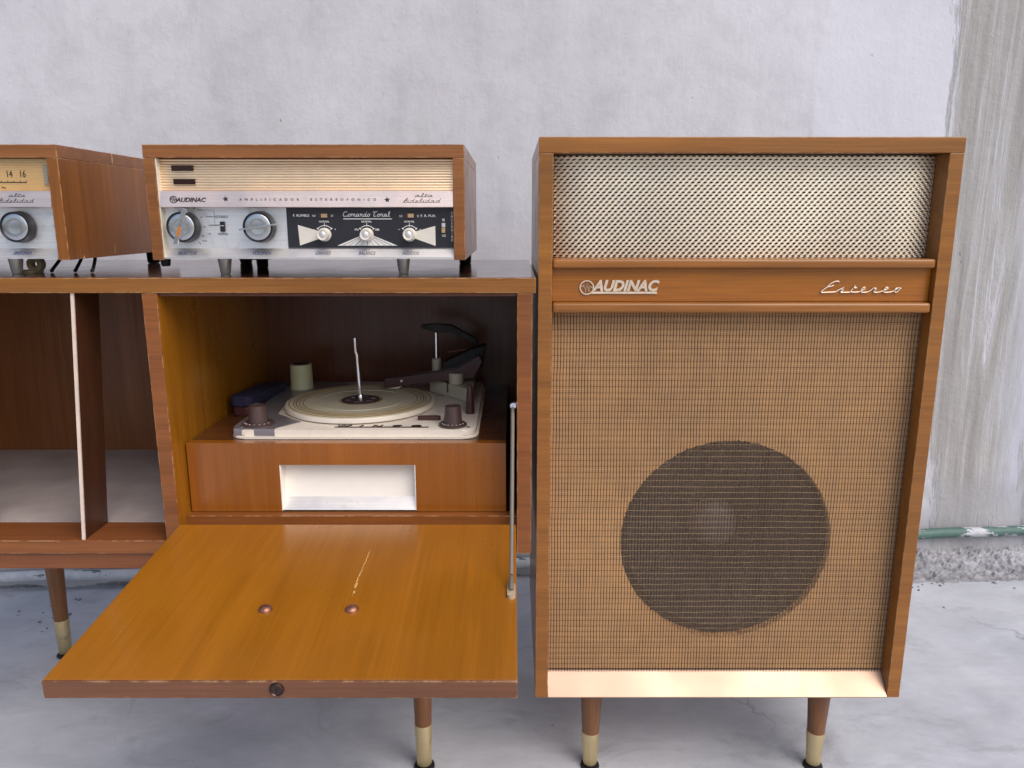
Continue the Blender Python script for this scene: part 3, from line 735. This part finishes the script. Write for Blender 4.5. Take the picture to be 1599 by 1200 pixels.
def knob(x, y, r0, r1, h, flare, name='control_knob'):
    k_ = obj(name, lathe([(0, h), (r1 * .82, h), (r1 * .84, h - .0018), (r1 * .92, h - .0018), (r1, h), (r1 * 1.02, h - .002), (r0, .0030)], 32, o=(x, y, .5533)), 'knob_brown', rp, smooth=True)
    obj('dial_skirt', lathe([(0, .0036), (flare * .9, .0032), (flare, .0018), (flare, 0)], 40, o=(x, y, .5533)), 'knob_brown', k_, smooth=True)
    b_ = bmesh.new()
    for k in range(7):
        a = R(205 + 22 * k); cx, cy_ = x + flare * .80 * math.cos(a), y + flare * .80 * math.sin(a)
        box(cx - .0011, cx + .0011, cy_ - .0011, cy_ + .0011, .5568, .5571, 0, bm=b_)
    obj('dial_figures', b_, 'white_ink', k_)
knob(-.3748, 1.0895, .0140, .0118, .0285, .0235)
knob(-.0869, 1.0850, .0140, .0112, .0290, .0205)
obj('lever', prism(rrect(-.1425, -.1080, 1.1140, 1.1215, .003), 'z', .5528, .5585, .0012), 'maroon', rp, smooth=True)
lg = obj('name_bar', box(-.2590, -.1215, 1.0735, 1.0765, .5520, .5532, .0004), 'lockm', rp)
def flat_text(s, x0, x1, y0, y1, z, mat, parent, h, name='lettering', shear=.2, bold=.01, spacing=1.):
    o_ = text(s, x0, x1, y0, y1, 0, mat, parent, h, shear, bold, name, spacing)
    for p in o_.data.vertices: p.co = (p.co.x, p.co.z, z - p.co.y)
    return o_
flat_text('WINCO', -.2560, -.1330, 1.0765, 1.0850, .5521, 'lockm', lg, .0014, spacing=2.4)
for x, y in ((-.3950, 1.0760), (-.0640, 1.0760), (-.0660, 1.3800), (-.2000, 1.3820)):
    sc_ = obj('deck_screw', lathe([(0, .0012), (.0022, .0011), (.0030, .0004), (.0030, 0)], 18, o=(x, y, .5533 if x < -.35 else .5520)), 'chrome', rp, smooth=True)
    z_ = (.5533 if x < -.35 else .5520)
    obj('screw_slot', box(x - .0022, x + .0022, y - .0003, y + .0003, z_ + .0010, z_ + .00135, 0), 'rubber', sc_)
obj('deck_arrow', prism([(-.3560, 1.2900), (-.3480, 1.2900), (-.3520, 1.2980)], 'z', .5533, .5537), 'white_ink', rp)
# rest post, tone-arm block, arm, overarm
obj('arm_rest_post', lathe([(0, .046), (.0028, .0455), (.0045, .041), (.0062, .020), (.0070, 0)], 24, o=(-.0655, 1.1580, .5520)), 'maroon', rp, smooth=True)
blk = obj('arm_block', prism([(-.1450, 1.3120), (-.0760, 1.2340), (-.0650, 1.2460), (-.0650, 1.3300), (-.1200, 1.3550), (-.1420, 1.3400)], 'z', .5524, .5750, .0012), 'arm_beige', rp)
obj('slot', box(-.1110, -.1092, 1.2700, 1.2745, .5600, .5765, 0), 'rubber', blk)
obj('arm_pivot', lathe([(0, .018), (.0115, .018), (.0125, .016), (.0125, 0)], 32, o=(-.0955, 1.2760, .5750)), 'arm_beige', rp, smooth=True)
arm = obj('tone_arm', prism([(-.2190, .5655), (-.2185, .5820), (-.1900, .5850), (-.0950, .5975), (-.0560, .6230), (-.0500, .6120), (-.0640, .5830), (-.1000, .5800), (-.1850, .5720)], 'y', 1.2760, 1.2920, .002), 'maroon', rp)
obj('cartridge', prism([(-.2150, .5650), (-.1880, .5690), (-.1960, .5640)], 'y', 1.2800, 1.2880), 'arm_beige', arm)
obj('head_screw', lathe([(0, -.0012), (.0022, -.0012), (.0024, 0)], 14, o=(-.1890, 1.2760, .5790), axis='y'), 'chrome', arm)
obj('counterweight', prism([(-.1250, .5880), (-.0900, .5850), (-.0520, .5960), (-.0440, .6380), (-.0700, .6300), (-.1180, .6080)], 'y', 1.2930, 1.3250, .004), 'rubber', arm)
pst = obj('overarm_post', lathe([(.0085, 0), (.0085, .032), (.0070, .034), (.0034, .034), (.0034, .088), (0, .088)], 24, o=(-.1335, 1.3300, .5750)), 'arm_beige', rp, smooth=True)
obj('post_rod', lathe([(.0038, .0345), (.0038, .0870)], 20, o=(-.1335, 1.3300, .5750)), 'chrome', pst, smooth=True)
oa = obj('overarm', prism([(-.1600, .6630), (-.1590, .6680), (-.1330, .6700), (-.1050, .6680), (-.0620, .6440), (-.0600, .6330), (-.0680, .6350), (-.1080, .6580), (-.1260, .6570), (-.1330, .6540), (-.1420, .6580)], 'y', 1.3240, 1.3370, .002), 'rubber', rp)
obj('balance_wire', tube([(-.1150, 1.3380, .6180), (-.0900, 1.338, .6215), (-.0600, 1.3380, .6245)], .0010, 8), 'copper', oa)
# loose things beside the platter
cup = thing('spindle_adapter', 'small cream plastic cup standing behind the platter', 'adapter', (-.3760, 1.335, .5533))
obj('cup_body', lathe([(0, 0), (.0200, 0), (.0204, .004), (.0196, .0065), (.0190, .0400), (.0184, .0440), (.0150, .0445), (.0145, .0430)], 40, o=(0, 0, 0)), 'cup', cup, (-.3760, 1.335, .5533), True)
obj('cup_top', lathe([(.0150, .0440), (.0130, .0455), (0, .0455)], 36), 'knob_brown', cup, (-.3760, 1.335, .5533), True)
pad = thing('cleaning_pad', 'dark navy pad with maroon holder lying left of the platter', 'pad', (-.4280, 1.25, .5390))
b = prism(rrect(-.0185, .0185, -.070, .075, .012), 'z', .014, .030, .003)
obj('pad_cloth', b, 'navy', pad, (-.4270, 1.255, .5395), True, rot=(R(-2), 0, R(-8)))
obj('pad_holder', prism(rrect(-.0165, .0165, -.066, .070, .010), 'z', .0005, .0145, .002), 'maroon', pad, (-.4270, 1.255, .5395), True, rot=(0, 0, R(-8)))

# ------------------------------------------------------------------ amplifier and tuner
ZBOT, ZTOP, AY, AD = .7975, .9440, 1.030, .340
def foot_mesh(): return lathe([(0, .0232), (.0098, .0232), (.0096, .021), (.0068, .001), (.0060, 0), (0, 0)], 28)
FOOT = None
def case(root, x0, x1, mat, side_mat, t=.0150):
    b = bmesh.new()
    y0, y1 = AY, AY + AD
    pr = [(x0, ZBOT - .0015), (x0, ZTOP), (x1, ZTOP), (x1, ZBOT - .0015), (x1 - t, ZBOT - .0015), (x1 - t, ZTOP - .0165), (x0 + t, ZTOP - .0165), (x0 + t, ZBOT - .0015)]
    o_ = obj('case_top', box(x0, x1, y0, y1, ZTOP - .0165, ZTOP, .0008), mat, root)
    obj('case_side', box(x0 + .0001, x0 + t, y0 + .0003, y1, ZBOT - .0015, ZTOP - .0166, .0008), side_mat, root)
    obj('case_side', box(x1 - t, x1 - .0001, y0 + .0003, y1, ZBOT - .0015, ZTOP - .0166, .0008), side_mat, root)
    b.free()
    obj('case_bottom', box(x0 + t + .0003, x1 - t - .0003, y0 + .012, y1 - .01, ZBOT + .0005, ZBOT + .004, 0), 'rubber', root)
    obj('case_back', box(x0 + t + .0003, x1 - t - .0003, y1 - .009, y1 - .003, ZBOT + .001, ZTOP - .017, 0), 'black_board', root)
def ribbed(root, x0, x1, z0, z1, y, n=12):
    pr = []
    for k in range(n):
        za = z0 + (z1 - z0) * k / n; dz = (z1 - z0) / n
        pr += [(y + .0022, za), (y + .0022, za + dz * .14), (y - .0004, za + dz * .18), (y - .0010, za + dz * .58), (y - .0004, za + dz * .96)]
    pr += [(y + .0012, z1), (y + .004, z1), (y + .004, z0)]
    o_ = obj('ribbed_grille', prism(pr, 'x', x0, x1), 'gold_rib', root); o_['kind'] = 'stuff'
    return o_
def strip(root, x0, x1):
    # projecting name strip, leaning back a little
    return obj('name_strip', prism([(1.0300, .8652), (1.0330, .8856), (1.0440, .8856), (1.0440, .8645), (1.0310, .8645)], 'x', x0, x1), 'alu_pink', root)
def big_knob(root, x, z, ang, fw, name):
    k_ = obj('dial_knob', lathe([(.0208, -.001), (.0200, -.0130), (.0196, -.0148), (.0186, -.0150), (.0172, -.0130)], 56, o=(x, 1.0405, z), axis='y'), 'knob_dark', root, smooth=True)
    obj('knob_face', lathe([(.0174, -.0128), (.0170, -.0140), (.0150, -.0150), (.008, -.0140), (0, -.0136)], 56, o=(x, 1.0405, z), axis='y'), 'knob_metal', k_, smooth=True)
    if fw:
        b_ = box(-.0235, .0250, -.0195, -.0125, -fw / 2, fw / 2, .0006)
        f_ = obj('pointer_fin', b_, 'knob_metal', k_, (x, 1.0405, z)); f_.rotation_euler = (0, -R(ang), 0)
        if name: 
            o_ = obj('glue_residue', box(-.012, .000, -.0199, -.0194, -fw * .42, fw * .30, 0), 'orange', f_, (x, 1.0405, z))
    return k_
def feet(root, spots):
    global FOOT
    for x, y in spots:
        if FOOT is None:
            o_ = obj('metal_foot', foot_mesh(), 'foot_metal', root, (x, y, .7752), True); FOOT = o_.data
        else: link('metal_foot', FOOT, root, (x, y, .7752))

am = thing('amplifier', 'wooden stereo amplifier with gold ribbed front and black tone panel', 'amplifier', (-.271, 1.2, .775))
AX0, AX1 = -.4795, -.0622
case(am, AX0, AX1, 'amp_case', 'amp_case')
fx0, fx1 = AX0 + .0154, AX1 - .0154
rg = ribbed(am, fx0 + .001, fx1, .8860, .9270, 1.0420)
obj('side_trim', box(fx0 - .0002, fx0 + .0009, 1.0312, 1.044, .7990, .9270, 0), 'cream', am)
for z0, z1, d in ((.9112, .9180, 0), (.8940, .9008, .0012)):
    obj('indicator_window', box(-.4480 + d, -.4190 + d, 1.0396, 1.0420, z0, z1, .0002), 'dark_red', am)
sp_ = strip(am, fx0 + .001, fx1)
def sy(z): return 1.0300 + (z - .8652) / .0204 * .0030 - .00012
text('AUDINAC', -.4420, -.4020, .8712, .8772, sy(.874), 'ink', sp_, .0004, .28, .03)
disc_badge(-.4450, .8745, .0048, sy(.8745) - .0003, 'ink', sp_, .0005, .2)
star(-.3765, .8752, .0042, sy(.8752), 'ink', sp_); star(-.1640, .8742, .0042, sy(.8745), 'ink', sp_)
text('AMPLIFICADOR  ESTEREOFONICO', -.3585, -.1785, .8730, .8762, sy(.8745), 'ink', sp_, .0004, 0, 0, spacing=2.6)
script('alta', -.1280, -.1040, .8782, .0022, sy(.879), .00024, 'ink', sp_, .4, True)
script('fidelidad', -.1435, -.0945, .8708, .0026, sy(.872), .00024, 'ink', sp_, .4, True)
cp = obj('control_panel', box(fx0 + .001, fx1, 1.0420, 1.0440, .8105, .8650, 0), 'alu_panel', am)
tpn = obj('tone_panel', box(-.3005, fx1 - .0002, 1.0405, 1.0419, .8115, .8643, .0002), 'black', am)
lipm = obj('lower_lip', prism([(1.0420, .8110), (1.0320, .7998), (1.0300, .7998), (1.0300, .7976), (1.0440, .7976), (1.0440, .8110)], 'x', fx0 + .001, fx1), 'alu', am)
def lip_text(s, cx, w_, z0=.8028, z1=.8070):
    o_ = text(s, cx - w_ / 2, cx + w_ / 2, z0, z1, 0, 'ink_blue', lipm, .0003, .2, .0)
    for p in o_.data.vertices:
        z = p.co.z; p.co = (p.co.x, 1.0320 + (z - .7998) / .0112 * .0100 + p.co.y - .0001, z)
lip_text('SELECTOR', -.4352, .0250); lip_text('VOLUMEN', -.3350, .0250); lip_text('GRAVES', -.2530, .0205); lip_text('BALANCE', -.1940, .0225); lip_text('AGUDOS', -.1360, .0225)
KZ = .8392
big_knob(am, -.4360, KZ, 71, .0062, True); big_knob(am, -.3353, KZ, 8, .0022, False)
py_ = 1.0419
def panel_text(s, x0, x1, z0, z1, y=py_, mat='ink', par=None, **k): return text(s, x0, x1, z0, z1, y, mat, par or cp, .0003, **k)
# selector legend
panel_text('FONO', -.4195, -.4110, .8603, .8620); panel_text('RADIO', -.4080, -.3985, .8518, .8536)
panel_text('RADIO/TV', -.4050, -.3905, .8405, .8424); panel_text('TV', -.4070, -.4035, .8290, .8308); panel_text('AUX', -.4160, -.4095, .8200, .8218)
panel_text('ESTEREO', -.3955, -.3790, .8508, .8540); panel_text('MONO', -.3935, -.3805, .8283, .8313)
b = bmesh.new()
for a, rr in ((58, .0285), (28, .0270), (0, .0270), (-26, .0270), (-48, .0285)):
    c0 = Vector((-.4385 + rr * math.cos(R(a)), 0, KZ + rr * math.sin(R(a)))); d = Vector((math.cos(R(a)), 0, math.sin(R(a)))) * .0018
    tube([(c0.x - d.x, py_, c0.z - d.z), (c0.x + d.x, py_, c0.z + d.z)], .00045, 5, b)
for p0, p1 in (((-.4100, .8612), (-.3972, .8612)), ((-.3972, .8612), (-.3972, .8412)), ((-.3980, .8527), (-.3960, .8527)), ((-.3972, .8412), (-.3930, .8412))):
    tube([(p0[0], py_, p0[1]), (p1[0], py_, p1[1])], .0002, 5, b)
obj('selector_lines', b, 'ink', cp)
sw = obj('mode_switch', box(-.3895, -.3835, 1.0385, 1.0420, .8330, .8462, .0006), 'rubber', am)
obj('switch_mark', box(-.3890, -.3840, 1.0380, 1.0386, .8405, .8412, 0), 'white_ink', sw)
# black tone panel
ty = 1.0404
def wtext(s, x0, x1, z0, z1, **k): return text(s, x0, x1, z0, z1, ty, 'white_ink', tpn, .0003, **k)
KX = (-.2505, -.1940, -.1370); KZ2 = .8292
b = prism([(-.2860, .8418), (-.2845, .8148), (KX[0], .8262), (KX[0], .8315)], 'y', ty - .0003, ty); obj('bass_wedge', b, 'knob_white', tpn)
b = prism([(-.1025, .8405), (-.1025, .8142), (KX[2], .8265), (KX[2], .8312)], 'y', ty - .0003, ty); obj('treble_wedge', b, 'knob_white', tpn)
fanp = [(-.2345, .8146), (-.1535, .8146), (KX[1] + .004, .8295), (KX[1] - .004, .8295)]
fan = obj('balance_fan', prism(fanp, 'y', ty - .0003, ty), 'white_ink', tpn)
b = bmesh.new()
for k in range(1, 10):
    x = -.2345 + .081 * k / 10
    tube([(x, ty - .0003, .8150), (KX[1] + (x - KX[1]) * .12, ty - .0003, .8285)], .00022 + .0001 * (k % 2), 5, b)
obj('fan_lines', b, 'ink', fan)
KN = None
for i, x in enumerate(KX):
    pr1 = [(.0090, 0), (.0088, -.0045), (.0078, -.0052), (.0072, -.0145), (.0068, -.0155), (.0056, -.0152), (.0050, -.0142), (0, -.0140)]
    if KN is None:
        k_ = obj('tone_knob', lathe(pr1, 36, axis='y'), 'knob_white', am, (x, 1.0403, KZ2), True); KN = k_.data
        b = lathe([(0, -.0150), (.0044, -.0146), (.0050, -.0141)], 28, axis='y'); kc = obj('knob_cap', b, 'alu', k_, (x, 1.0403, KZ2), True); KC = kc.data
    else:
        k_ = link('tone_knob', KN, am, (x, 1.0403, KZ2)); link('knob_cap', KC, k_, (x, 1.0403, KZ2))
    b = bmesh.new(); arc = [(x + .0118 * math.cos(R(a)), ty, KZ2 + .0118 * math.sin(R(a))) for a in range(40, 141, 10)]
    tube(arc, .00055, 5, b); tube([(x, ty, KZ2 + .0105), (x, ty, KZ2 + .0150)], .0004, 5, b)
    for a in (40, 140): tube([(x + .0105 * math.cos(R(a)), ty, KZ2 + .0105 * math.sin(R(a))), (x + .0132 * math.cos(R(a)), ty, KZ2 + .0132 * math.sin(R(a)))], .0009, 5, b)
    obj('knob_scale', b, 'white_ink', tpn)
    wtext('NORMAL', x - .0068, x + .0068, KZ2 + .0158, KZ2 + .0183, bold=.015)
    if i == 1: wtext('IZQ', x - .0162, x - .0110, KZ2 + .0052, KZ2 + .0078, bold=.02); wtext('DER', x + .0112, x + .0168, KZ2 + .0052, KZ2 + .0078, bold=.02)
    else:
        wtext('-', x - .0150, x - .0132, KZ2 + .0064, KZ2 + .0070); wtext('+', x + .0132, x + .0152, KZ2 + .0058, KZ2 + .0078)
for x, l0 in ((-.2515, 0), (-.1365, 1)):
    b = box(x - .0068, x + .0068, ty - .0006, ty, .8508, .8570, .0002); s0 = obj('filter_switch', b, 'maroon', am)
    obj('slider', box(x - .0020, x + .0060, ty - .0045, ty - .0004, .8514, .8564, .0005), 'switch_tan', s0)
wtext('F. RUMBLE', -.2915, -.2700, .8525, .8558, bold=.015); wtext('NO', -.2660, -.2615, .8525, .8552); wtext('SI', -.2410, -.2385, .8525, .8552)
wtext('NO', -.1500, -.1458, .8520, .8548); wtext('SI', -.1265, -.1240, .8520, .8548); wtext('F. R. PUA', -.1215, -.1020, .8522, .8554, bold=.015)
script('Comando Tonal', -.2255, -.1625, .8528, .0034, ty - .0003, .00046, 'white_ink', tpn, .15, False)
obj('underline', box(-.2248, -.1600, ty - .0006, ty, .8492, .8502, 0), 'white_ink', tpn)
pw = obj('power_switch', box(-.0942, -.0886, ty - .0010, ty, .8310, .8450, .0002), 'rubber', am)
obj('slider', box(-.0938, -.0890, ty - .0050, ty - .0008, .8315, .8385, .0005), 'switch_tan', pw)
obj('slider_plate', box(-.0938, -.0890, ty - .0022, ty - .0008, .8390, .8442, .0003), 'alu', pw)
wtext('SI', -.0930, -.0900, .8468, .8500, bold=.02); wtext('NO', -.0937, -.0888, .8262, .8294, bold=.02)
wtext('E\nN\nC\nE\nN\nD\nI\nD\nO', -.0815, -.0788, .8200, .8590, bold=.02)
feet(am, [(-.4005, 1.0760), (-.1515, 1.0760)])
for x, y, r, h in ((-.4705, 1.048, .0060, .009), (-.3900, 1.205, .0085, .0215), (-.0800, 1.320, .0100, .0215), (-.4600, 1.335, .0100, .0215)):
    obj('rubber_foot', lathe([(0, 0), (r * .8, 0), (r, .002), (r * 1.1, h), (0, h)], 20, o=(x, y, ZBOT - .0016 - h)), 'rubber', am, smooth=True)
obj('transformer_cover', box(-.4150, -.3700, 1.17, 1.25, .7890, .7978, .002), 'rubber', am)

tn = thing('tuner', 'wooden radio tuner with pale dial, cut off by the left edge', 'tuner', (-.80, 1.2, .775))
TX1 = -.5905; TX0 = TX1 - .4175
case(tn, TX0, TX1, 'amp_case', 'tuner_side')
tx0, tx1 = TX0 + .0154, TX1 - .0154
dl = obj('dial_window', box(tx0 + .001, tx1, 1.0405, 1.0440, .8860, .9270, .0003), 'dial', tn)
b = bmesh.new()
for k in range(12):
    z = .8875 + .0033 * k; tube([(tx0 + .002, 1.0405, z), (tx1 - .0005, 1.0405, z)], .00022, 5, b)
obj('dial_ribs', b, 'gold_rib', dl)
text('14', -.6650, -.6580, .9035, .9120, 1.0402, 'ink', dl, .0003, name='dial_number'); text('16', -.6475, -.6405, .9035, .9120, 1.0402, 'ink', dl, .0003, name='dial_number')
text('12', -.6830, -.6760, .9035, .9120, 1.0402, 'ink', dl, .0003, name='dial_number')
b = bmesh.new(); tube([(-.90, 1.0403, .8968), (-.6405, 1.0403, .8968)], .0006, 5, b)
for k in range(16): tube([(-.6408 - .0082 * k, 1.0403, .8966), (-.6408 - .0082 * k, 1.0403, .8990)], .0004, 5, b)
obj('dial_scale', b, 'ink', dl)
text('Mc', -.6745, -.6690, .8890, .8912, 1.0402, 'ink', dl, .0003)
obj('dial_end', box(-.6165, -.6105, 1.0385, 1.0404, .8940, .9190, .0004), 'dial_grey', dl)
ts = strip(tn, tx0 + .001, tx1)
script('alta', -.6620, -.6395, .8782, .0022, sy(.879), .00024, 'ink', ts, .4, True); script('fidelidad', -.6760, -.6290, .8708, .0026, sy(.872), .00024, 'ink', ts, .4, True)
tp_ = obj('control_panel', box(tx0 + .001, tx1, 1.0420, 1.0440, .8105, .8650, 0), 'alu_panel', tn)
lipm = obj('lower_lip', prism([(1.0420, .8110), (1.0320, .7998), (1.0300, .7998), (1.0300, .7976), (1.0440, .7976), (1.0440, .8110)], 'x', tx0 + .001, tx1), 'alu', tn)
lip_text('SINTONIA', -.6560, .0240)
big_knob(tn, -.6555, KZ, 0, 0, False)
feet(tn, [(-.6920, 1.0760), (-.9400, 1.0760)])
for x in (-.62, -.97): obj('rubber_foot', lathe([(0, 0), (.008, 0), (.010, .002), (.011, .0212), (0, .0212)], 20, o=(x, 1.335, .7753)), 'rubber', tn, smooth=True)
b = bmesh.new()
for pts_ in ([(1.1690, .9435), (1.1700, .9390), (1.1690, .9340), (1.1700, .9290), (1.1715, .9290), (1.1715, .9340), (1.1718, .9390), (1.1712, .9435)],):
    A = [b.verts.new((TX1 + .0002, u, v_)) for u, v_ in pts_]; b.faces.new(A)
for pts_ in ([(1.15, .8000), (1.1513, .8000), (1.1515, .8130), (1.1502, .8115)], [(1.062, .7968), (1.068, .7968), (1.067, .8010), (1.064, .7985)]):
    A = [b.verts.new((TX1 + .0002, u, v_)) for u, v_ in pts_]; b.faces.new(A)
obj('chipped_veneer', b, 'scar', tn)

mt = thing('foot_mount', 'small dirty beige plastic mount beside the tuner foot', 'mount', (-.6800, 1.095, .775))
obj('mount_disc', lathe([(.0040, -.005), (.0105, -.006), (.0115, -.004), (.0115, .004), (.0040, .004), (.0040, -.005)], 28, axis='y'), 'beige_mount', mt, (-.6770, 1.097, .7870), True)
obj('mount_base', prism(rrect(-.018, .013, -.012, .012, .005), 'z', 0, .0035, .0008), 'beige_mount', mt, (-.6830, 1.093, .7752), True)
for xa, xb, lab in ((-.6615, -.6560, 'leftmost'), (-.6330, -.6225, 'middle'), (-.6150, -.5985, 'rightmost')):
    p = smooth_line([(xa, 1.135, .7990), (xa + (xb - xa) * .35, 1.128, .7930), (xb, 1.100, .7800), (xb + .001, 1.096, .7779), (xb + .0012, 1.0935, .7778)], 6)
    tag(obj('cable', tube(p, .0024, 8), 'rubber', smooth='all'), lab + ' of three short black cables hanging under the tuner', 'cable', 'black cables under the tuner')
